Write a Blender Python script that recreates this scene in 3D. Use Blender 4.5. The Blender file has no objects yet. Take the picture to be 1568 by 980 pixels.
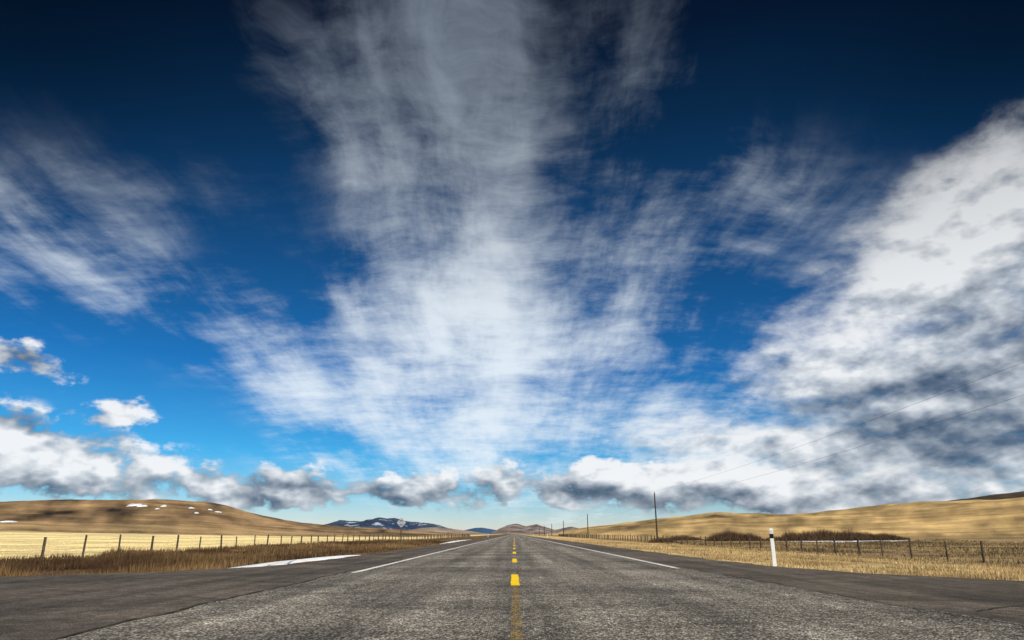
import bpy, math, random
import numpy as np
from mathutils import Vector
random.seed(4); rng=np.random.default_rng(7)
scene=bpy.context.scene
TH=math.radians(17.4); F=1045.0; EYE=0.8
def az_el(px,py):
    """surveyed photo bearing -> compass azimuth / elevation (radians)"""
    cx=(px-787)/F; cy=(490-py)/F
    y=math.cos(TH)-cy*math.sin(TH); z=math.sin(TH)+cy*math.cos(TH)
    return math.atan2(cx,y), math.atan2(z,math.hypot(cx,y))
# ---------------------------------------------------------------- numpy noise
PERM=rng.random((256,256))
def vnoise(x,y):
    xi=np.floor(x).astype(int); yi=np.floor(y).astype(int); fx=x-xi; fy=y-yi
    fx=fx*fx*(3-2*fx); fy=fy*fy*(3-2*fy)
    g=lambda a,b:PERM[a%256,b%256]
    return (g(xi,yi)*(1-fx)+g(xi+1,yi)*fx)*(1-fy)+(g(xi,yi+1)*(1-fx)+g(xi+1,yi+1)*fx)*fy
def fbm(x,y,o=5):
    s=0;a=.5;t=0
    for i in range(o):
        s=s+a*vnoise(x*2**i+17*i,y*2**i+31*i); t+=a; a*=.5
    return s/t-.5
def ss(a,b,x):
    t=np.clip((x-a)/(b-a),0,1); return t*t*(3-2*t)
# ---------------------------------------------------------------- helpers
def new_mesh(name,verts,faces,mat=None,smooth=False,cols=None):
    me=bpy.data.meshes.new(name)
    verts=np.asarray(verts,dtype=np.float32)
    if isinstance(faces,np.ndarray):
        n,k=faces.shape
        me.vertices.add(len(verts)); me.vertices.foreach_set('co',verts.ravel())
        me.loops.add(n*k); me.loops.foreach_set('vertex_index',faces.ravel().astype(np.int32))
        me.polygons.add(n); me.polygons.foreach_set('loop_start',(np.arange(n)*k).astype(np.int32))
        me.update(calc_edges=True)
    else:
        me.from_pydata([tuple(v) for v in verts],[],faces)
    if smooth: me.polygons.foreach_set('use_smooth',[True]*len(me.polygons))
    if cols is not None:
        a=me.color_attributes.new('col','FLOAT_COLOR','POINT')
        a.data.foreach_set('color',np.asarray(cols,dtype=np.float32).ravel())
    me.update()
    ob=bpy.data.objects.new(name,me); scene.collection.objects.link(ob)
    if mat: me.materials.append(mat)
    return ob
def material(name):
    m=bpy.data.materials.new(name); m.use_nodes=True
    nt=m.node_tree; b=nt.nodes['Principled BSDF']; b.inputs['Roughness'].default_value=.9
    b.inputs['Specular IOR Level'].default_value=.15
    return m,nt,b
class NB:
    def __init__(s,nt,dims='3D'): s.nt=nt; s.dims=dims
    def n(s,t): return s.nt.nodes.new(t)
    def put(s,inp,v):
        if v is None: return
        if isinstance(v,bpy.types.NodeSocket): s.nt.links.new(v,inp)
        else: inp.default_value=v
    def m(s,op,a,b=None,c=None,clamp=False):
        n=s.n('ShaderNodeMath'); n.operation=op; n.use_clamp=clamp
        s.put(n.inputs[0],a); s.put(n.inputs[1],b); s.put(n.inputs[2],c); return n.outputs[0]
    def v(s,op,a,b=None,scale=None):
        n=s.n('ShaderNodeVectorMath'); n.operation=op
        s.put(n.inputs[0],a); s.put(n.inputs[1],b)
        if scale is not None: s.put(n.inputs['Scale'],scale)
        return n.outputs['Value'] if op in('LENGTH','DOT_PRODUCT') else n.outputs['Vector']
    def comb(s,x,y,z=0.0):
        n=s.n('ShaderNodeCombineXYZ'); s.put(n.inputs[0],x);s.put(n.inputs[1],y);s.put(n.inputs[2],z); return n.outputs[0]
    def mapping(s,vec,rot,scale):
        n=s.n('ShaderNodeMapping'); n.inputs['Rotation'].default_value=(0,0,math.radians(rot)); n.inputs['Scale'].default_value=(*scale,1); s.put(n.inputs['Vector'],vec); return n.outputs[0]
    def noise(s,vec,scale,detail=4,rough=.5,dist=0.0,out='Fac'):
        n=s.n('ShaderNodeTexNoise'); n.noise_dimensions=s.dims; s.put(n.inputs['Vector'],vec); n.inputs['Scale'].default_value=scale
        n.inputs['Detail'].default_value=detail; n.inputs['Roughness'].default_value=rough
        n.inputs['Distortion'].default_value=dist; return n.outputs[out]
    def mr(s,v,a,b,c=0.0,d=1.0,smooth=True):
        n=s.n('ShaderNodeMapRange'); n.interpolation_type='SMOOTHSTEP' if smooth else 'LINEAR'
        s.put(n.inputs[0],v)
        for i,k in enumerate((a,b,c,d)): n.inputs[i+1].default_value=k
        return n.outputs[0]
    def mix(s,f,a,b,mode='MIX'):
        n=s.n('ShaderNodeMix'); n.data_type='RGBA'; n.blend_type=mode
        s.put(n.inputs[0],f)
        s.put(n.inputs[6],a if isinstance(a,bpy.types.NodeSocket) else (*a,1)); s.put(n.inputs[7],b if isinstance(b,bpy.types.NodeSocket) else (*b,1))
        return n.outputs[2]
    def ramp(s,v,stops,interp='LINEAR'):
        n=s.n('ShaderNodeValToRGB'); n.color_ramp.interpolation=interp
        e=n.color_ramp.elements
        while len(e)<len(stops): e.new(.5)
        for i,(p,c) in enumerate(stops): e[i].position=p; e[i].color=(*c,1)
        s.put(n.inputs[0],v); return n.outputs[0]
# ================================================================ SKY
SUN_AZ=math.radians(142); SUN_EL=math.radians(46)
w=bpy.data.worlds.new("World"); scene.world=w; w.use_nodes=True
w.cycles.sampling_method='MANUAL'; w.cycles.sample_map_resolution=256
nt=w.node_tree; nt.nodes.clear(); N=NB(nt,'2D')
out=N.n('ShaderNodeOutputWorld'); bg=N.n('ShaderNodeBackground'); bg.inputs[1].default_value=.1
nt.links.new(bg.outputs[0],out.inputs[0])
sky=N.n('ShaderNodeTexSky'); sky.sky_type='NISHITA'; sky.sun_disc=False
sky.sun_elevation=SUN_EL; sky.sun_rotation=SUN_AZ; sky.altitude=1200; sky.air_density=1.0; sky.dust_density=.3; sky.ozone_density=2.0
tc=N.n('ShaderNodeTexCoord').outputs['Generated']
sep=N.n('ShaderNodeSeparateXYZ'); nt.links.new(tc,sep.inputs[0]); X,Y,Z=sep.outputs
az=N.m('ARCTAN2',X,Y); el=N.m('ARCSINE',Z)
ae=N.comb(az,el)
zz=N.m('ADD',N.m('MAXIMUM',Z,0.0),.16)
deck0=N.comb(N.m('DIVIDE',X,zz),N.m('DIVIDE',Y,zz))
def warpv(vec,scale,detail=3):
    c=N.noise(vec,scale,detail,.5,out='Color'); return N.v('SUBTRACT',c,(.5,.5,.5))
wv=warpv(ae,2.6,3); wf=warpv(ae,11.0,3)
aeW=N.v('ADD',N.v('ADD',ae,N.v('MULTIPLY',wv,(.26,.20,0))),N.v('MULTIPLY',wf,(.05,.03,0)))
aeL=N.v('ADD',N.v('ADD',ae,N.v('MULTIPLY',wv,(.05,.035,0))),N.v('MULTIPLY',wf,(.07,.04,0)))
deck=N.v('ADD',deck0,N.v('MULTIPLY',wv,(.22,.22,0)))
def blob(src,c,tip,wid,amp,soft=0.0):
    a=np.array(az_el(*c)); b=np.array(az_el(*tip)); d=b-a
    dx,dy=tip[0]-c[0],tip[1]-c[1]; L=math.hypot(dx,dy)
    p=np.array(az_el(c[0]-dy/L*wid,c[1]+dx/L*wid))
    m=N.n('ShaderNodeMapping'); m.vector_type='TEXTURE'
    m.inputs['Location'].default_value=(a[0],a[1],0); m.inputs['Rotation'].default_value=(0,0,math.atan2(d[1],d[0]))
    m.inputs['Scale'].default_value=(np.hypot(*d),np.hypot(*(p-a)),1)
    N.put(m.inputs['Vector'],src)
    return N.mr(N.v('LENGTH',m.outputs[0]),1.0,soft,0.0,amp)
def total(l):
    s=l[0]
    for k in l[1:]: s=N.m('ADD',s,k)
    return s
def vmax(l):
    s=l[0]
    for k in l[1:]: s=N.m('MAXIMUM',s,k)
    return s
def mul(a,b): return N.m('MULTIPLY',a,b)
def cen(a): return N.m('SUBTRACT',a,.5)
eln=N.mr(el,0,math.radians(50),0,1,False)
tint=N.ramp(eln,[(0,(.80,.80,.92)),(.05,(.50,.76,.96)),(.12,(.16,.70,1.02)),(.26,(.07,.49,.86)),(.48,(.062,.32,.53)),(.66,(.038,.165,.265)),(.80,(.022,.068,.12)),(1,(.016,.036,.062))])
clear=N.mix(1.0,sky.outputs[0],tint,'MULTIPLY')
azn=N.m('ABSOLUTE',az)
side=N.mr(azn,math.radians(16),math.radians(46),0.0,-.70)
sidew=N.m('ADD',mul(side,N.mr(el,math.radians(12),math.radians(33))),1.0)
clear=N.mix(1.0,clear,N.comb(sidew,sidew,sidew),'MULTIPLY')  # vignette-like darkening of the upper sides, put into the sky colour
# ---- high cirrus
C=[blob(aeW,(800,620),(1480,620),310,.84),
   blob(aeW,(760,430),(1180,430),320,.36),
   blob(aeW,(745,360),(690,-160),130,.26),
   blob(aeW,(770,90),(1320,90),420,.58,.15),
   blob(aeW,(350,555),(760,700),75,.42),
   blob(aeW,(100,430),(620,540),115,.42),
   blob(aeW,(220,330),(600,350),150,.20),
   blob(aeW,(1080,360),(1520,330),210,.34),
   blob(aeW,(500,180),(700,180),200,.20)]
cm=total(C)
n1=N.noise(deck,1.3,7,.58)
n2=N.noise(N.mapping(deck,4,(1.0,.22)),4.2,6,.60)
fine=N.noise(N.mapping(deck,30,(1.0,1.25)),6.0,7,.68)
fin2=N.noise(N.mapping(deck,-30,(.6,1.9)),4.5,6,.64)
nn=total([mul(cen(n1),1.75),mul(cen(n2),1.55),mul(cen(fine),.75),mul(cen(fin2),.6)])
cd=N.m('ADD',cm,mul(nn,N.mr(cm,0,.35,.15,1.0)))
ca=N.mr(cd,.0,1.48,0,.88)
fall=N.mr(el,math.radians(14),math.radians(42),1.0,.20,True)  # vignette falloff put into the cirrus colour, dimmer with elevation
ccol=N.mix(fall,(.80,1.2,1.95),(8.4,9.2,9.8))
# ---- right hand bank + low cumulus
R=[blob(aeW,(1450,430),(1900,90),200,1.0,.15),
   blob(aeW,(1420,600),(2050,600),200,1.0,.3),
   blob(aeL,(1250,700),(1900,700),130,.95,.2)]
L=[blob(aeL,(60,695),(420,748),92,1.0,.15),
   blob(aeL,(400,738),(700,756),52,1.0,.15),
   blob(aeL,(640,752),(900,758),40,.9,.1),
   blob(aeL,(900,746),(1250,756),50,1.0,.2),
   blob(aeL,(1180,750),(1800,756),60,1.0,.2),
   blob(aeL,(185,637),(300,628),36,.8,.1),
   blob(aeL,(20,545),(150,590),46,.85,.1)]
cuv=N.v('MULTIPLY',ae,(1.0,1.8,1.0))
cn=N.noise(cuv,12.0,8,.60)
cs=N.noise(cuv,12.0,3,.5); csU=N.noise(N.v('ADD',cuv,(.010,.026,0)),12.0,3,.5)
big=N.noise(cuv,5.0,2,.5)
bil=N.m('SUBTRACT',.16,N.m('ABSOLUTE',cen(N.noise(cuv,30.0,3,.5))))
lm=vmax(L); rm=vmax(R)
ld=total([lm,mul(cen(cn),2.3),mul(bil,1.0)])
la=mul(N.mr(ld,.34,.82,0,.96),N.mr(lm,0,.2))
rd=total([rm,mul(cen(n1),1.5),mul(cen(cn),.7),mul(cen(fine),.5)])
ra=mul(N.mr(rd,.05,1.0,0,.96),N.mr(rm,0,.25))
lit=N.m('SUBTRACT',cs,csU)
D=[blob(aeL,(90,655),(340,690),56,.85),
   blob(aeL,(30,550),(160,595),50,.6)]
dkL=vmax(D)
shL=total([.78,mul(lit,1.5),mul(cen(big),-.35),mul(bil,.8),mul(dkL,-.42),N.mr(el,math.radians(2.0),math.radians(5.4),-.55,.10),mul(cen(cn),.8)])
DR=[blob(aeW,(1540,610),(2100,540),250,.72),
   blob(aeL,(1440,696),(1950,686),46,.40),
   blob(aeL,(1170,765),(1900,765),44,.60),
   blob(aeW,(1580,460),(1850,310),140,.30),
   blob(aeL,(1300,650),(1600,640),80,.34),
   blob(aeL,(1170,570),(1290,570),50,.32)]
shR=total([.94,mul(lit,.9),mul(cen(big),-.40),mul(bil,.45),mul(total(DR),-.74),mul(cen(cn),.9),mul(cen(n1),.35),mul(cen(n2),.45)])
stops=[(0,(.04,.08,.14)),(.22,(.12,.165,.24)),(.45,(.29,.335,.40)),(.68,(.52,.57,.63)),(1,(.90,.92,.94))]
colL=N.v('SCALE',N.ramp(shL,stops),scale=10.0)
rfall=N.mr(el,math.radians(13),math.radians(32),9.8,5.6)
colR=N.v('SCALE',N.ramp(shR,stops),scale=rfall)
col=N.mix(ca,clear,ccol)
col=N.mix(ra,col,colR)
col=N.mix(la,col,N.mix(N.mr(az,math.radians(4),math.radians(20)),colL,colR))
nt.links.new(col,bg.inputs[0])
# sun
S=Vector((math.sin(SUN_AZ)*math.cos(SUN_EL),math.cos(SUN_AZ)*math.cos(SUN_EL),math.sin(SUN_EL)))
sl=bpy.data.lights.new('sun','SUN'); sl.energy=5.0; sl.angle=math.radians(.5); sl.color=(1,.94,.84)
so=bpy.data.objects.new('sun',sl); scene.collection.objects.link(so); so.rotation_euler=S.to_track_quat('Z','Y').to_euler(); so.location=(20,-20,40)
# ================================================================ TERRAIN
def prof(pts):
    a=[az_el(*p) for p in pts]; return np.array([k[0] for k in a]),np.array([math.tan(k[1]) for k in a])
LP=prof([(-900,780),(-300,776),(0,770),(60,767),(120,766),(200,765),(260,767),(310,771),(350,777),(400,789),(440,797),(480,803),(560,809),(640,814),(720,818),(787,818.5)])
RP=prof([(787,818.5),(830,817.5),(870,812),(900,807),(950,801),(1000,796),(1060,790),(1095,786),(1140,788),(1200,787),(1300,781),(1400,774),(1480,769),(1568,764),(2000,755),(2600,760)])
def H(x,y):
    x=np.asarray(x,float); y=np.asarray(y,float)
    r=np.hypot(x,y); a=np.arctan2(x,y); ax=np.abs(x)
    left=-.03-.55*ss(6.1,13,-x); right=-.03-.10*ss(6.6,9,x)-.62*ss(9,24,x)
    z=np.where(x<0,left,right)
    k=ss(16.5,13.2,y)*ss(-9,-6,y); z=z*(1-k)+(-.03)*k
    z=z+(fbm(x/2.7,y/2.7,4)*.16)*ss(6.8,9,ax)*(1-k)
    z=z+4.0*ss(45,300,-x)
    tl=np.interp(a,*LP); tr=np.interp(a,*RP)
    Rl=820; Rr=760
    hl=.8+Rl*tl; hr=.8+Rr*tr
    wl=ss(330,Rl,r)*ss(8,70,ax)*(1-.6*ss(900,2000,r)); 
    wr=(.35*np.clip((r-150)/(Rr-150),0,1)+.65*ss(230,Rr,r))*ss(8,70,ax)*(1-.6*ss(850,2000,r))
    back=1-ss(1.2,2.2,np.abs(a))
    z=np.where(x<0,z*(1-wl)+hl*wl*back,z*(1-wr)+hr*wr*back)
    z=z+fbm(x/90,y/90,5)*9*ss(260,700,r)*ss(15,160,ax)+fbm(x/25,y/25,4)*.9*ss(90,300,r)*ss(15,60,ax)
    z=z-ss(1800,6000,r)*1.0
    return z
azs=np.concatenate([np.radians(np.arange(-180,-50,3.)),np.radians(np.arange(-50,50,.125)),np.radians(np.arange(50,180,3.))])
rs=1.5*1.0245**np.arange(0,362)
A,Rr_=np.meshgrid(azs,rs); gx=Rr_*np.sin(A); gy=Rr_*np.cos(A); gz=H(gx,gy)
na=len(azs); nr=len(rs)
V=np.stack([gx,gy,gz],-1).reshape(-1,3); V=np.vstack([V,[[0,0,-.03]]])
i,j=np.meshgrid(np.arange(nr-1),np.arange(na),indexing='ij'); j2=(j+1)%na
Fq=np.stack([i*na+j,i*na+j2,(i+1)*na+j2,(i+1)*na+j],-1).reshape(-1,4)
x,y=V[:,0],V[:,1]; r=np.hypot(x,y); a=np.arctan2(x,y)
def C3(*c): return np.array(c)[None,:]
def lerp(A,B,t): return A*(1-t[:,None])+B*t[:,None]
nA=fbm(x/7,y/7,5); nB=fbm(x/60+9,y/60,5); nC=fbm(a*30,r/60,5); nD=fbm(x/25+3,y/140,4); nE=fbm(a*55+4,r/110,4)
col=np.repeat(C3(.13,.08,.04),len(V),0)
lt=ss(-24,-29,x); cl=lerp(col,C3(.82,.66,.32)*(1+.15*nB[:,None]),lt)
hillL=ss(290,345,r+50*nC)*ss(-20,-60,x); cl=lerp(cl,C3(.225,.145,.070)*(1+2.1*nC[:,None]+1.5*nE[:,None]),hillL)
mid=np.exp(-((r-400)/30)**2)*ss(-60,-120,x); cl=lerp(cl,C3(.46,.32,.15)*(1+nB[:,None]),mid*.6)
cr=np.repeat(C3(.54,.40,.19),len(V),0)*(1+.9*nA[:,None])
cr=lerp(cr,C3(.25,.175,.085)*(1+1.3*nA[:,None]),ss(20,27,x))
cr=lerp(cr,C3(.44,.30,.125)*(1+1.2*nD[:,None]+1.5*nE[:,None]),ss(150,260,r+80*nB)*ss(20,40,x))
bands=.5+.5*np.sin(r/26+6*nB+a*14); cr=cr*(1-.28*bands*ss(300,420,r))[:,None]
col=np.where((x<0)[:,None],cl,cr)
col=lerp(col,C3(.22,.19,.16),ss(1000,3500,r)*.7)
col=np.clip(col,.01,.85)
cols=np.concatenate([col,np.ones((len(V),1))],1)
mg,gnt,gb=material('grassland_ground'); G=NB(gnt)
at=G.n('ShaderNodeAttribute'); at.attribute_name='col'
pos=G.n('ShaderNodeNewGeometry').outputs['Position']
f1=G.noise(pos,1.6,5,.7); f2=G.noise(pos,22,3,.7); f3=G.noise(G.v('MULTIPLY',pos,(.02,.06,.1)),1.0,6,.7)
k=G.m('MULTIPLY',G.mr(f1,.3,.7,.70,1.3),G.m('MULTIPLY',G.mr(f2,.3,.7,.70,1.35),G.mr(f3,.35,.65,.70,1.28)))
c=G.v('SCALE',at.outputs['Color'],scale=k); gnt.links.new(c,gb.inputs['Base Color'])
bp=G.n('ShaderNodeBump'); bp.inputs['Strength'].default_value=.6; bp.inputs['Distance'].default_value=.08
gnt.links.new(f2,bp.inputs['Height']); gnt.links.new(bp.outputs[0],gb.inputs['Normal'])
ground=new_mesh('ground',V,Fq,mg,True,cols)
def ridge(name,pts,R,depth,mat,rough):
    pa,pt=prof(pts); aa=np.linspace(pa[0],pa[-1],260); n=28
    tt=np.linspace(0,1,n); Ag,Tg=np.meshgrid(aa,tt)
    rr=R-depth+2*depth*Tg; crest=EYE+R*np.interp(Ag,pa,pt)
    prof_t=1-np.abs(2*Tg-1)**1.3
    z=np.maximum(crest,0)*prof_t; xx=rr*np.sin(Ag); yy=rr*np.cos(Ag)
    z=z+fbm(xx/(R*.03),yy/(R*.06),6)*rough*np.clip(crest,0,None)*prof_t*1.2-2
    V=np.stack([xx,yy,z],-1).reshape(-1,3); m=260
    i,j=np.meshgrid(np.arange(n-1),np.arange(m-1),indexing='ij')
    Fq=np.stack([i*m+j,i*m+j+1,(i+1)*m+j+1,(i+1)*m+j],-1).reshape(-1,4)
    return new_mesh(name,V,Fq,mat,True)
def hillmat(name,c1,c2,snow,scale):
    m,t,b=material(name); G=NB(t); p=G.n('ShaderNodeNewGeometry').outputs['Position']
    n=G.noise(p,scale,6,.65); c=G.mix(G.mr(n,.4,.6),c1,c2)
    if snow: c=G.mix(G.mr(G.noise(G.v('ADD',p,(99,0,0)),scale*1.6,6,.7),.56,.61,0,snow),c,(.55,.62,.72))
    t.links.new(c,b.inputs['Base Color']); return m
ridge('mountain',[(470,807),(495,802),(520,798),(545,796),(560,793.5),(580,791),(600,793),(620,797),(645,800),(665,802),(690,808),(712,814)],4200,500,hillmat('haze_blue_mountain',(.02,.04,.085),(.05,.07,.12),.75,.006),.4)  # bluish base colours stand in for aerial haze
ridge('mountain',[(690,815),(712,811),(728,807.5),(738,807),(750,809),(765,812),(778,817)],6000,400,hillmat('far_haze_blue_mountain',(.035,.085,.17),(.05,.10,.19),0,.005),.2)  # distance haze put into the base colour as a stronger blue
ridge('hill',[(748,817),(765,808),(778,803),(792,802),(806,805),(822,802.5),(836,806),(850,810),(875,805),(905,811),(940,817)],2500,500,hillmat('brown_hill',(.10,.075,.07),(.26,.20,.16),.4,.012),.3)
ridge('hill',[(600,816),(640,808),(665,806),(690,808),(720,812),(760,818)],1900,300,hillmat('tan_hill',(.20,.15,.12),(.34,.26,.19),.35,.02),.3)
ridge('hill',[(1390,779),(1440,767),(1480,760),(1520,754),(1568,748),(1700,740),(2000,745)],1300,300,hillmat('dark_hill',(.04,.03,.022),(.08,.055,.036),0,.03),.08)
# ================================================================ ROAD
def asphalt(name,c1,c2,scale,coarse,track=0):
    m,t,b=material(name); G=NB(t); p=G.n('ShaderNodeNewGeometry').outputs['Position']
    v=G.n('ShaderNodeTexVoronoi'); v.inputs['Scale'].default_value=scale; G.put(v.inputs['Vector'],p)
    vs=G.n('ShaderNodeSeparateColor'); t.links.new(v.outputs['Color'],vs.inputs[0])
    st=G.m('POWER',vs.outputs[0],2.4)
    c=G.mix(G.m('MULTIPLY',st,coarse),c1,c2)
    big=G.noise(p,.35,5,.65); tr=G.noise(G.v('MULTIPLY',p,(2.2,.06,1)),1.0,4,.6); md=G.noise(p,5,5,.75)
    pa=G.noise(G.v('MULTIPLY',p,(.16,.5,1)),1.0,4,.6)
    k=G.m('MULTIPLY',G.mr(big,.3,.7,.68,1.25),G.m('MULTIPLY',G.mr(tr,.3,.7,.70,1.26),G.mr(md,.3,.7,.66,1.32)))
    k=G.m('MULTIPLY',k,G.mr(pa,.44,.50,.80,1.04))
    if track:   # worn wheel paths: two per lane, paler where the stone is polished
        sp=G.n('ShaderNodeSeparateXYZ'); t.links.new(p,sp.inputs[0])
        xw=G.m('ADD',sp.outputs[0],G.m('MULTIPLY',G.m('SUBTRACT',big,.5),.5))
        wv_=G.m('ABSOLUTE',G.m('SUBTRACT',G.m('ABSOLUTE',G.m('SUBTRACT',G.m('ABSOLUTE',xw),1.85)),.85))
        k=G.m('MULTIPLY',k,G.mr(wv_,.05,.6,1.16,.88))
    gap=G.mr(v.outputs['Distance'],.35,.75,1.0,.3)
    c=G.v('SCALE',c,scale=G.m('MULTIPLY',k,gap))
    t.links.new(c,b.inputs['Base Color']); b.inputs['Roughness'].default_value=.8
    bp=G.n('ShaderNodeBump'); bp.inputs['Strength'].default_value=1; bp.inputs['Distance'].default_value=.016*coarse
    t.links.new(G.m('SUBTRACT',1.0,v.outputs['Distance']),bp.inputs['Height']); t.links.new(bp.outputs[0],b.inputs['Normal'])
    return m
m_main=asphalt('chipseal',(.125,.112,.096),(.72,.65,.55),48,1.0,1)
m_sh=asphalt('shoulder_asphalt',(.14,.116,.093),(.26,.22,.18),70,.7)
def strip(name,ys,xl,xr,z,mat,nx=1):
    V=[];Fc=[]
    for yy,a0,b0 in zip(ys,xl,xr):
        for q in range(nx+1): V.append((a0+(b0-a0)*q/nx,yy,z))
    n=nx+1
    for i in range(len(ys)-1):
        for q in range(nx): Fc.append((i*n+q,i*n+q+1,(i+1)*n+q+1,(i+1)*n+q))
    return new_mesh(name,V,Fc,mat)
ys=np.concatenate([np.arange(-60,60,.2),np.geomspace(60,1700,60)])
jl=fbm(ys/1.3,ys*0+3,4)*.5+fbm(ys/.3,ys*0+8,3)*.12; jr=fbm(ys/1.3,ys*0+33,4)*.4+fbm(ys/.3,ys*0+18,3)*.12
xl=np.interp(ys,[-60,-8,-7,-6.9,12.6,12.9,13.5,14.4,16,18.5,21,60,1700],[-6,-6,-9,-60,-60,-22,-13.5,-10,-8,-6.6,-6.0,-6,-6])+jl
xr=np.interp(ys,[-60,-8,-7,-6.9,11.6,11.9,12.3,13.1,15.5,19,25,60,1700],[6.5,6.5,9,60,60,22,12.5,9.1,7.5,6.7,6.5,6.4,6.4])+jr
strip('road_shoulder',ys,xl,xr,-.004,m_sh,4)
xl2=-3.66+fbm(ys/.8,ys*0+50,4)*.22; xr2=np.interp(ys,[-60,5,9,17,1700],[4.9,4.9,4.5,4.18,4.18])+fbm(ys/.8,ys*0+60,4)*.2
strip('road',ys,xl2,xr2,0,m_main,4)
def paint(name,c,wear,dark=.7):
    m,t,b=material(name); G=NB(t); p=G.n('ShaderNodeNewGeometry').outputs['Position']
    n=G.noise(p,38,5,.75); n2=G.noise(p,2.5,4,.6)
    cc=G.mix(G.mr(n2,.3,.7),tuple(k*dark for k in c),c)
    tr=G.n('ShaderNodeBsdfTransparent'); mx=G.n('ShaderNodeMixShader')
    t.links.new(G.mr(G.m('ADD',n,G.m('MULTIPLY',n2,.3)),wear+.15-.03,wear+.15+.05),mx.inputs[0])
    t.links.new(tr.outputs[0],mx.inputs[1]); t.links.new(b.outputs[0],mx.inputs[2]); t.links.new(mx.outputs[0],t.nodes['Material Output'].inputs[0])
    t.links.new(cc,b.inputs['Base Color']); return m
m_wh=paint('white_road_paint',(.82,.82,.80),.38); m_ye=paint('yellow_road_paint',(.92,.62,.012),.36,.85)
m_gh=paint('worn_yellow_paint',(.42,.27,.06),.53)
def ribbon_rows(y0,y1,step,x,wd,z,V,Fc):
    yy=np.arange(y0,y1+1e-6,step); base=len(V)
    for q in yy:
        j1,j2=random.uniform(-.006,.006),random.uniform(-.006,.006)
        V.append((x-wd/2+j1,q,z)); V.append((x+wd/2+j2,q,z))
    for i in range(len(yy)-1): b=base+2*i; Fc.append((b,b+1,b+3,b+2))
for nm,x0,y0 in(('white_edge_line',-3.46,15.6),('white_edge_line',3.98,17.6)):
    V=[];Fc=[]; ribbon_rows(y0,60,.4,x0,.13,.004,V,Fc); ribbon_rows(60,1500,60,x0,.15,.004,V,Fc); new_mesh(nm,V,Fc,m_wh)
V=[];Fc=[]
y0=11.85
while y0<600:
    ribbon_rows(y0,y0+3.15,.35,.02,.15 if y0<100 else .18,.004,V,Fc); y0+=9.3
new_mesh('yellow_center_line',V,Fc,m_ye)
V=[];Fc=[]; ribbon_rows(3,11.7,.3,.02,.10,.004,V,Fc); new_mesh('worn_center_line',V,Fc,m_gh)
m_ck,t,b=material('crack_tar'); b.inputs['Base Color'].default_value=(.045,.038,.03,1)
V=[];Fc=[]
def crack(pts,wd,wob=.28):
    pts=[np.array(p,float) for p in pts]; P=[]
    for p,q in zip(pts[:-1],pts[1:]):
        n=max(2,int(np.linalg.norm(q-p)/.12))
        for i in range(n): P.append(p+(q-p)*i/n)
    P.append(pts[-1]); P=np.array(P); s=random.random()*90
    off=np.array([fbm(np.array([i/9.+s]),np.array([s]),4)[0] for i in range(len(P))])*wob
    d=np.gradient(P,axis=0); nrm=np.stack([-d[:,1],d[:,0]],1); nrm/=np.linalg.norm(nrm,axis=1)[:,None]
    P=P+nrm*off[:,None]; base=len(V)
    for i,p in enumerate(P):
        ww=wd*random.uniform(.35,1.2); V.append((*(p-nrm[i]*ww/2),.006)); V.append((*(p+nrm[i]*ww/2),.006))
    for i in range(len(P)-1): q=base+2*i; Fc.append((q,q+1,q+3,q+2))
crack([(-3.66,3.5),(-3.66,16)],.045); crack([(-3.7,16),(-3.8,40)],.03)
crack([(4.75,4),(4.5,9),(4.25,17)],.03); crack([(.09,12),(.09,20),(.1,45)],.009,.06)
crack([(-3.6,17.2),(-1,17.6),(1.8,17.4),(4.2,17.9)],.03); crack([(-5.9,21.5),(-2,21.9),(4.2,21.6)],.07); crack([(-3.6,29),(0,29.4),(4.1,29.1)],.08)
crack([(-3.7,9.5),(-7,11),(-12,11.6)],.03); crack([(-3.8,15.7),(-5.5,16.5),(-7,17.5)],.03); crack([(5,8),(7,9.3),(11,9.8)],.03)
crack([(-3.8,12.5),(-6,13.6),(-9,14)],.04); crack([(4.4,13),(6,13.8),(8.2,13.6)],.04)
crack([(-1.9,14),(-1.7,19),(-2,26)],.012); crack([(-3.6,43),(4.1,43.5)],.1)
new_mesh('asphalt_crack',V,Fc,m_ck)
# ================================================================ SNOW
m_sn,t,b=material('snow'); b.inputs['Roughness'].default_value=.6
G=NB(t); p=G.n('ShaderNodeNewGeometry').outputs['Position']; bp=G.n('ShaderNodeBump'); bp.inputs['Distance'].default_value=.08
n_=G.noise(p,3,6,.7); t.links.new(n_,bp.inputs['Height']); t.links.new(bp.outputs[0],b.inputs['Normal'])
t.links.new(G.mix(G.mr(n_,.5,.7),(.82,.85,.9),(.5,.46,.42)),b.inputs['Base Color'])
def snow(poly,hgt):
    poly=np.array(poly,float); P=[]
    n=len(poly)
    for i in range(n):
        for k in range(10):
            q=poly[i]+(poly[(i+1)%n]-poly[i])*k/10; P.append(q)
    P=np.array(P); sc=np.ptp(poly[:,0])*.06
    ang=np.arange(len(P)); P=P+np.stack([fbm(ang/3.,ang*0+1,3),fbm(ang/3.,ang*0+7,3)*3],1)*sc*5
    c=P.mean(0); V=[];Fc=[]; m=len(P); K=8
    for k in range(K):
        s=1-k/K; Q=c+(P-c)*s; zz=H(Q[:,0],Q[:,1])-.01+(hgt+.02)*(1-s**3)
        V+= [(a_,b_,z_) for (a_,b_),z_ in zip(Q,zz)]
    V.append((c[0],c[1],float(H(c[0],c[1]))+hgt+.01))
    for k in range(K-1):
        for i in range(m): Fc.append((k*m+i,k*m+(i+1)%m,(k+1)*m+(i+1)%m,(k+1)*m+i))
    for i in range(m): Fc.append(((K-1)*m+i,(K-1)*m+(i+1)%m,len(V)-1))
    new_mesh('snow_patch',V,Fc,m_sn,True)
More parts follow.
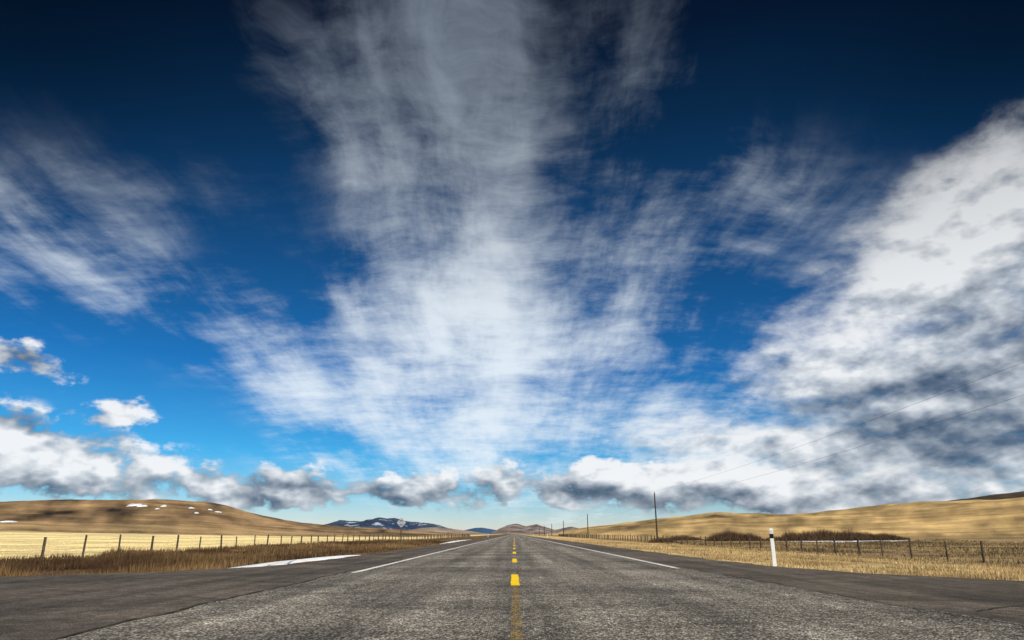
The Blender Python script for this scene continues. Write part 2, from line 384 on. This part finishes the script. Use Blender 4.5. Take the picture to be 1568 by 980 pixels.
snow([(-7.9,18.5),(-7.0,18.7),(-6.5,21.2),(-6.25,25),(-6.25,30),(-6.75,29),(-7.6,25),(-8.1,21)],.055)
snow([(54,146),(70,144.5),(84,146),(86,148),(66,147),(52,148)],.06)
snow([(-6.4,60),(-6.2,80),(-6.3,110),(-7.0,100),(-7.1,75)],.08)
def hill_snow(px,py,wd,dp):
    aa,ee=az_el(px,py); rr=np.arange(420,800,4.); q=(H(rr*math.sin(aa),rr*math.cos(aa))-EYE)/rr
    vis=np.maximum.accumulate(q); k=int(np.argmin(np.abs(vis-math.tan(ee)))); r0=rr[k]
    P=[]
    for t_ in np.linspace(0,2*math.pi,9)[:-1]:
        rad=random.uniform(.4,1.1); s_=aa+math.cos(t_)*wd*rad/r0+math.sin(t_)*.3*wd/r0; ri=r0+math.sin(t_)*dp*rad; P.append((ri*math.sin(s_),ri*math.cos(s_)))
    snow(P,.6)
for q in [(206,773,6,12),(217,775,4,8),(250,774,2,6),(292,778,2,6),(322,781,2,6),(334,784,3,7),(8,799,4,6),(240,779,1.5,5),(300,786,1.5,4)]: hill_snow(*q)
# ================================================================ GRASS
def blademat():
    m,t,b=material('dry_grass'); a=t.nodes.new('ShaderNodeAttribute'); a.attribute_name='col'
    t.links.new(a.outputs['Color'],b.inputs['Base Color']); b.inputs['Roughness'].default_value=.7
    return m
m_gr=blademat()
def grass(name,px,py,h,wd,c1,c2,lean=.35,zoff=0,tipc=1.15,cv=None):
    n=len(px); z=H(px,py)-.02+zoff; th=rng.random(n)*math.pi*2
    dx=np.cos(th)*wd; dy=np.sin(th)*wd; ln=rng.random(n)*lean; la=rng.random(n)*2*math.pi
    b0=np.stack([px-dx,py-dy,z],1); b1=np.stack([px+dx,py+dy,z],1)
    tp=np.stack([px+np.cos(la)*ln*h,py+np.sin(la)*ln*h,z+h],1)
    V=np.stack([b0,b1,tp],1).reshape(-1,3); Fq=np.arange(3*n).reshape(-1,3)
    t=rng.random(n)[:,None]
    if cv is not None: t=np.clip(t*.5+cv[:,None],0,1)
    c=np.array(c1)*(1-t)+np.array(c2)*t
    c=c*(rng.random(n)[:,None]*.5+.75)
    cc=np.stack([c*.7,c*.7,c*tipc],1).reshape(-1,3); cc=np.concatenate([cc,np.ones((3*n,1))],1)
    return new_mesh(name,V,Fq,m_gr,False,cc)
def keep(px,py,extra=0):
    xl_=np.interp(py,ys,xl)-.05-extra; xr_=np.interp(py,ys,xr)+.05+extra
    return (px<xl_)|(px>xr_)
n=240000; py=np.exp(rng.uniform(math.log(12.5),math.log(150),n)); px=-rng.uniform(5.9,27.5,n)
dn=fbm(px/2.2,py/2.2,4); k=keep(px,py)&(rng.random(n)<np.clip(.55+dn*2.2,.08,1))
ins=(px>-8.3)&(py>18.2)&(py<31); k&=~(ins&(px>-7.9-.3*rng.random(n))); px,py,dn=px[k],py[k],dn[k]
edge=ss(0,3.5,np.interp(py,ys,xl)-px)
h=(.07+.36*edge*np.clip(.6+dn*2.4,.2,1.5))*rng.uniform(.4,1.25,len(px))
cv=np.clip(.08+fbm(px/4,py/4,4)*2.6,-.4,.65)
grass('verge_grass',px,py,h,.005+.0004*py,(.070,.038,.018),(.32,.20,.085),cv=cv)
n=20000; py=np.exp(rng.uniform(math.log(30),math.log(160),n)); px=-rng.uniform(27,75,n)
grass('field_grass',px,py,rng.uniform(.04,.11,n),.01+.0005*py,(.72,.57,.28),(.84,.70,.38))
n=170000; py=np.exp(rng.uniform(math.log(11.5),math.log(150),n)); px=rng.uniform(6.3,26,n)
dn=fbm(px/1.8,py/1.8,4); k=keep(px,py)&(rng.random(n)<np.clip(.6+dn*2,.1,1)); px,py,dn=px[k],py[k],dn[k]
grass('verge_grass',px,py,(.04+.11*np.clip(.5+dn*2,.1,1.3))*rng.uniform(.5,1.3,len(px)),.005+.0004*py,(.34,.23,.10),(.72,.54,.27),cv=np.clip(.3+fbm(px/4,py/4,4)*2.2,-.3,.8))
n=90000; py=np.exp(rng.uniform(math.log(20),math.log(150),n)); px=rng.uniform(23,90,n)
dn=fbm(px/4,py/4,4); k=rng.random(n)<np.clip(.5+dn*2,.1,1); px,py,dn=px[k],py[k],dn[k]
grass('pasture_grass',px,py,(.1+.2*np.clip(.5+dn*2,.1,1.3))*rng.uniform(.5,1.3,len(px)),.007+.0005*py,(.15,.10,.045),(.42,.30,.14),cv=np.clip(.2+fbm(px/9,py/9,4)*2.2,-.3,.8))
def thicket(cx,cy,rx,ry,hh,n,s):
    t=rng.random(n)*2*math.pi; q=np.sqrt(rng.random(n)); px=cx+np.cos(t)*q*rx; py=cy+np.sin(t)*q*ry
    d=np.clip(1-q**2,0,1)**.6*(.4+1.6*np.clip(fbm(px/3+s,py/5,4)+.35,0,1))
    grass('brush_thicket',px,py,hh*d*rng.uniform(.4,1.05,n)+.1,.05,(.05,.032,.02),(.17,.10,.05),.5,0,1.3)
thicket(49,160,6.5,5,2.0,6000,1); thicket(70,156,16,6,2.5,15000,5); thicket(26.5,128,2.6,2.5,1.0,1500,9); thicket(40,170,5,4,1.3,3000,19)
# ================================================================ WOOD / FENCES
def wood(name,c1,c2):
    m,t,b=material(name); G=NB(t); p=G.n('ShaderNodeNewGeometry').outputs['Position']
    n=G.noise(G.v('MULTIPLY',p,(12,12,1.2)),2.0,6,.7); t.links.new(G.mix(G.mr(n,.35,.65),c1,c2),b.inputs['Base Color']); return m
m_wd=wood('weathered_wood',(.045,.033,.025),(.15,.115,.085)); m_pl=wood('pole_wood',(.035,.024,.017),(.10,.07,.05))
m_wr,t,b=material('steel_wire'); b.inputs['Base Color'].default_value=(.10,.09,.08,1); b.inputs['Metallic'].default_value=.6; b.inputs['Roughness'].default_value=.6
def tube(V,Fc,pts,rad,ns=5,mi=None,M=None):
    pts=[Vector(p) for p in pts]; rad=rad if hasattr(rad,'__len__') else [rad]*len(pts); base=len(V)
    for i,p in enumerate(pts):
        d=(pts[min(i+1,len(pts)-1)]-pts[max(i-1,0)]).normalized()
        u=d.cross(Vector((0,0,1)) if abs(d.z)<.9 else Vector((0,1,0))).normalized(); v_=d.cross(u)
        for k in range(ns):
            an=2*math.pi*k/ns; V.append(tuple(p+u*math.cos(an)*rad[i]+v_*math.sin(an)*rad[i]))
    f0=len(Fc)
    for i in range(len(pts)-1):
        for k in range(ns):
            Fc.append((base+i*ns+k,base+i*ns+(k+1)%ns,base+(i+1)*ns+(k+1)%ns,base+(i+1)*ns+k))
    Fc.append(tuple(base+k for k in range(ns))); Fc.append(tuple(base+(len(pts)-1)*ns+k for k in reversed(range(ns))))
    if M is not None: M+= [mi]*(len(Fc)-f0)
def set_mats(ob,mats,M):
    for m in mats: ob.data.materials.append(m)
    ob.data.polygons.foreach_set('material_index',M); ob.data.update()
def fence(x0,ystart,yend,sp,off):
    V=[];Fc=[];M=[]; tops=[]; yy=ystart
    while yy<yend:
        x=x0+random.uniform(-.12,.12); z=float(H(x,yy)); hh=random.uniform(1.15,1.35); lx,ly=random.uniform(-.08,.08),random.uniform(-.05,.05)
        rr=random.uniform(.05,.08)*(1+max(0,(yy-60))/260)
        tube(V,Fc,[(x,yy,z-.3),(x+lx*.5,yy+ly*.5,z+hh*.5),(x+lx,yy+ly,z+hh-.02),(x+lx,yy+ly,z+hh)],[rr*1.05,rr,rr*.95,rr*.7],7,0,M)
        tops.append((x,yy,z,hh,lx,ly)); yy+=sp*random.uniform(.92,1.08)
    for fr in (.25,.48,.72,.93):
        P=[]
        for q,(x,yv,z,hh,lx,ly) in enumerate(tops):
            s=-1 if x0>0 else 1; P.append((x+lx*fr+s*.07,yv+ly*fr,z+1.15*fr))
            if q<len(tops)-1:
                t2=tops[q+1]; P.append(((x+t2[0])/2+s*.07,(yv+t2[1])/2,(z+t2[2])/2+1.15*fr-random.uniform(.01,.04)))
        tube(V,Fc,P,.0055,4,1,M)
        for q in range(0,min(len(P)-1,60)):
            a_,b_=Vector(P[q]),Vector(P[q+1])
            for k in range(1,6):
                c_=a_.lerp(b_,k/6); tube(V,Fc,[c_+Vector((-.02,0,-.02)),c_+Vector((.02,0,.02))],.003,3,1,M)
    ob=new_mesh('wire_fence',V,Fc); set_mats(ob,[m_wd,m_wr],M)
fence(-25.9,27.5,420,4.05,0); fence(26.2,25.6,420,3.55,0)
# ================================================================ UTILITY POLES
m_ins,t,b=material('insulator_glass'); b.inputs['Base Color'].default_value=(.25,.28,.27,1); b.inputs['Roughness'].default_value=.25
PX=26.3; tops=[]
for k,(yy,ht) in enumerate([(8,10.1),(131,8.9),(256,8.2),(376,8.0),(496,8.0),(616,8),(736,8)]):
    x=PX+random.uniform(-.2,.2); z=float(H(x,yy)); lx=random.uniform(-.10,.10); V=[];Fc=[];M=[]
    sc=1+max(0,yy-150)/500
    tube(V,Fc,[(x,yy,z-.5),(x+lx*.4,yy,z+ht*.5),(x+lx,yy,z+ht-.04),(x+lx,yy,z+ht)],[.16*sc,.13*sc,.105*sc,.08*sc],10,0,M)
    tube(V,Fc,[(x+lx,yy,z+ht-.05),(x+lx,yy,z+ht+.16)],.02,6,1,M)
    tube(V,Fc,[(x+lx,yy,z+ht+.10),(x+lx,yy,z+ht+.15),(x+lx,yy,z+ht+.20),(x+lx,yy,z+ht+.25)],[.05,.065,.045,.03],8,2,M)
    zl=z+ht-1.55
    tube(V,Fc,[(x+lx,yy,zl-.12),(x+lx-.28,yy,zl-.02),(x+lx-.28,yy,zl+.06)],.02,6,1,M)
    tube(V,Fc,[(x+lx-.28,yy,zl+.02),(x+lx-.28,yy,zl+.07),(x+lx-.28,yy,zl+.13)],[.05,.06,.03],8,2,M)
    tube(V,Fc,[(x+lx-.13,yy-.11,z+.3),(x+lx-.12,yy-.1,z+2.6)],.03,6,1,M)
    ob=new_mesh('utility_pole',V,Fc); set_mats(ob,[m_pl,m_wr,m_ins],M)
    tops.append([(x+lx,yy,z+ht+.22),(x+lx-.28,yy,zl+.1)])
V=[];Fc=[]
for q in range(2):
    for a_,b_ in zip(tops[:-1],tops[1:]):
        A_=Vector(a_[q]);B_=Vector(b_[q]); P=[]
        for k in range(25):
            t_=k/24; p_=A_.lerp(B_,t_); p_.z-=4*.95*t_*(1-t_); P.append(p_)
        tube(V,Fc,P,.0075,4)
new_mesh('power_line',V,Fc,m_wr)
# ================================================================ DELINEATOR + SIGN
m_pw,t,b=material('white_plastic'); G=NB(t); p=G.n('ShaderNodeNewGeometry').outputs['Position']
t.links.new(G.mix(G.mr(G.noise(p,9,6,.7),.5,.75,0,.5),(.80,.80,.79),(.5,.46,.4)),b.inputs['Base Color']); b.inputs['Roughness'].default_value=.5
m_pb,t,b=material('black_band'); b.inputs['Base Color'].default_value=(.012,.012,.014,1)
m_rf,t,b=material('reflector'); b.inputs['Base Color'].default_value=(.6,.6,.58,1); b.inputs['Roughness'].default_value=.2
def delineator(x,yy,hh=.99,lean=0.0):
    z=float(H(x,yy))-.02; lv=[0,.3,.74,.7405,.86,.8605,.96,1.0]; V=[];Fc=[];M=[]
    wd=.054; secs=[(-1,-.15),(-.8,.18),(-.3,.32),(.3,.32),(.8,.18),(1,-.15),(.8,-.32),(-.8,-.32)]
    for i,l in enumerate(lv):
        s=1 if l<.97 else .72
        if l<.01: s=1.05
        for (a_,b_) in secs: V.append((x+lean*l*hh+a_*wd*s,yy+b_*wd*s,z+l*hh))
    ns=len(secs)
    for i in range(len(lv)-1):
        for k in range(ns):
            Fc.append((i*ns+k,i*ns+(k+1)%ns,(i+1)*ns+(k+1)%ns,(i+1)*ns+k)); M.append(1 if i==3 else 0)
    Fc.append(tuple((len(lv)-1)*ns+k for k in range(ns))); M.append(0)
    b0=len(V); zz=z+hh*.875
    for a_,c_ in((-.6,0),(.6,0),(.6,.08),(-.6,.08)): V.append((x+lean*.9*hh+a_*wd,yy-.36*wd,zz+c_*hh))
    Fc.append((b0,b0+1,b0+2,b0+3)); M.append(2)
    ob=new_mesh('delineator_post',V,Fc); set_mats(ob,[m_pw,m_pb,m_rf],M)
delineator(6.93,19.3,1.0,0.0)
delineator(7.0,150,1,0); delineator(-6.9,190,1,0); delineator(7.0,260,1,0)
m_al,t,b=material('aluminium_back'); G=NB(t); p=G.n('ShaderNodeNewGeometry').outputs['Position']
t.links.new(G.mix(G.noise(p,6,4,.6),(.42,.43,.44),(.60,.61,.62)),b.inputs['Base Color']); b.inputs['Metallic'].default_value=.3; b.inputs['Roughness'].default_value=.5
root=bpy.data.objects.new('traffic_sign',None); scene.collection.objects.link(root)
sx,sy=-11.7,74.0; sz=float(H(sx,sy)); root.location=(sx,sy,sz)
V=[];Fc=[]; tube(V,Fc,[(0,0,-.3),(0,0,1.3),(0,0,2.45)],[.065,.06,.055],8); ob=new_mesh('post',V,Fc,m_wd); ob.parent=root
V=[];Fc=[]; hd=.46; cc=[]
for k in range(4):
    an=math.pi/2*k
    for s in(-.12,.12): cc.append((math.cos(an+s)*hd,math.sin(an+s)*hd))
for yv in(-.075,-.068):
    for a_,b_ in cc: V.append((a_,yv,2.45+b_))
n8=len(cc); Fc.append(tuple(range(n8))); Fc.append(tuple(reversed(range(n8,2*n8))))
for k in range(n8): Fc.append((k,n8+k,n8+(k+1)%n8,(k+1)%n8))
ob=new_mesh('plate',V,Fc,m_al); ob.parent=root
V=[];Fc=[]
for zz in(2.25,2.65): tube(V,Fc,[(-.16,-.095,zz),(.16,-.095,zz)],.022,6)
ob=new_mesh('bracket',V,Fc,m_wr); ob.parent=root
# ================================================================ CAMERA
cam=bpy.data.cameras.new('camera'); cam.lens=24; cam.sensor_width=36; cam.clip_end=20000; cam.clip_start=.05
co=bpy.data.objects.new('camera',cam); scene.collection.objects.link(co)
co.location=(0,0,EYE); co.rotation_euler=(math.radians(90)+TH,0,math.atan(3/F*1.0)); scene.camera=co
scene.view_settings.view_transform='Standard'; scene.view_settings.look='None'; scene.view_settings.exposure=0
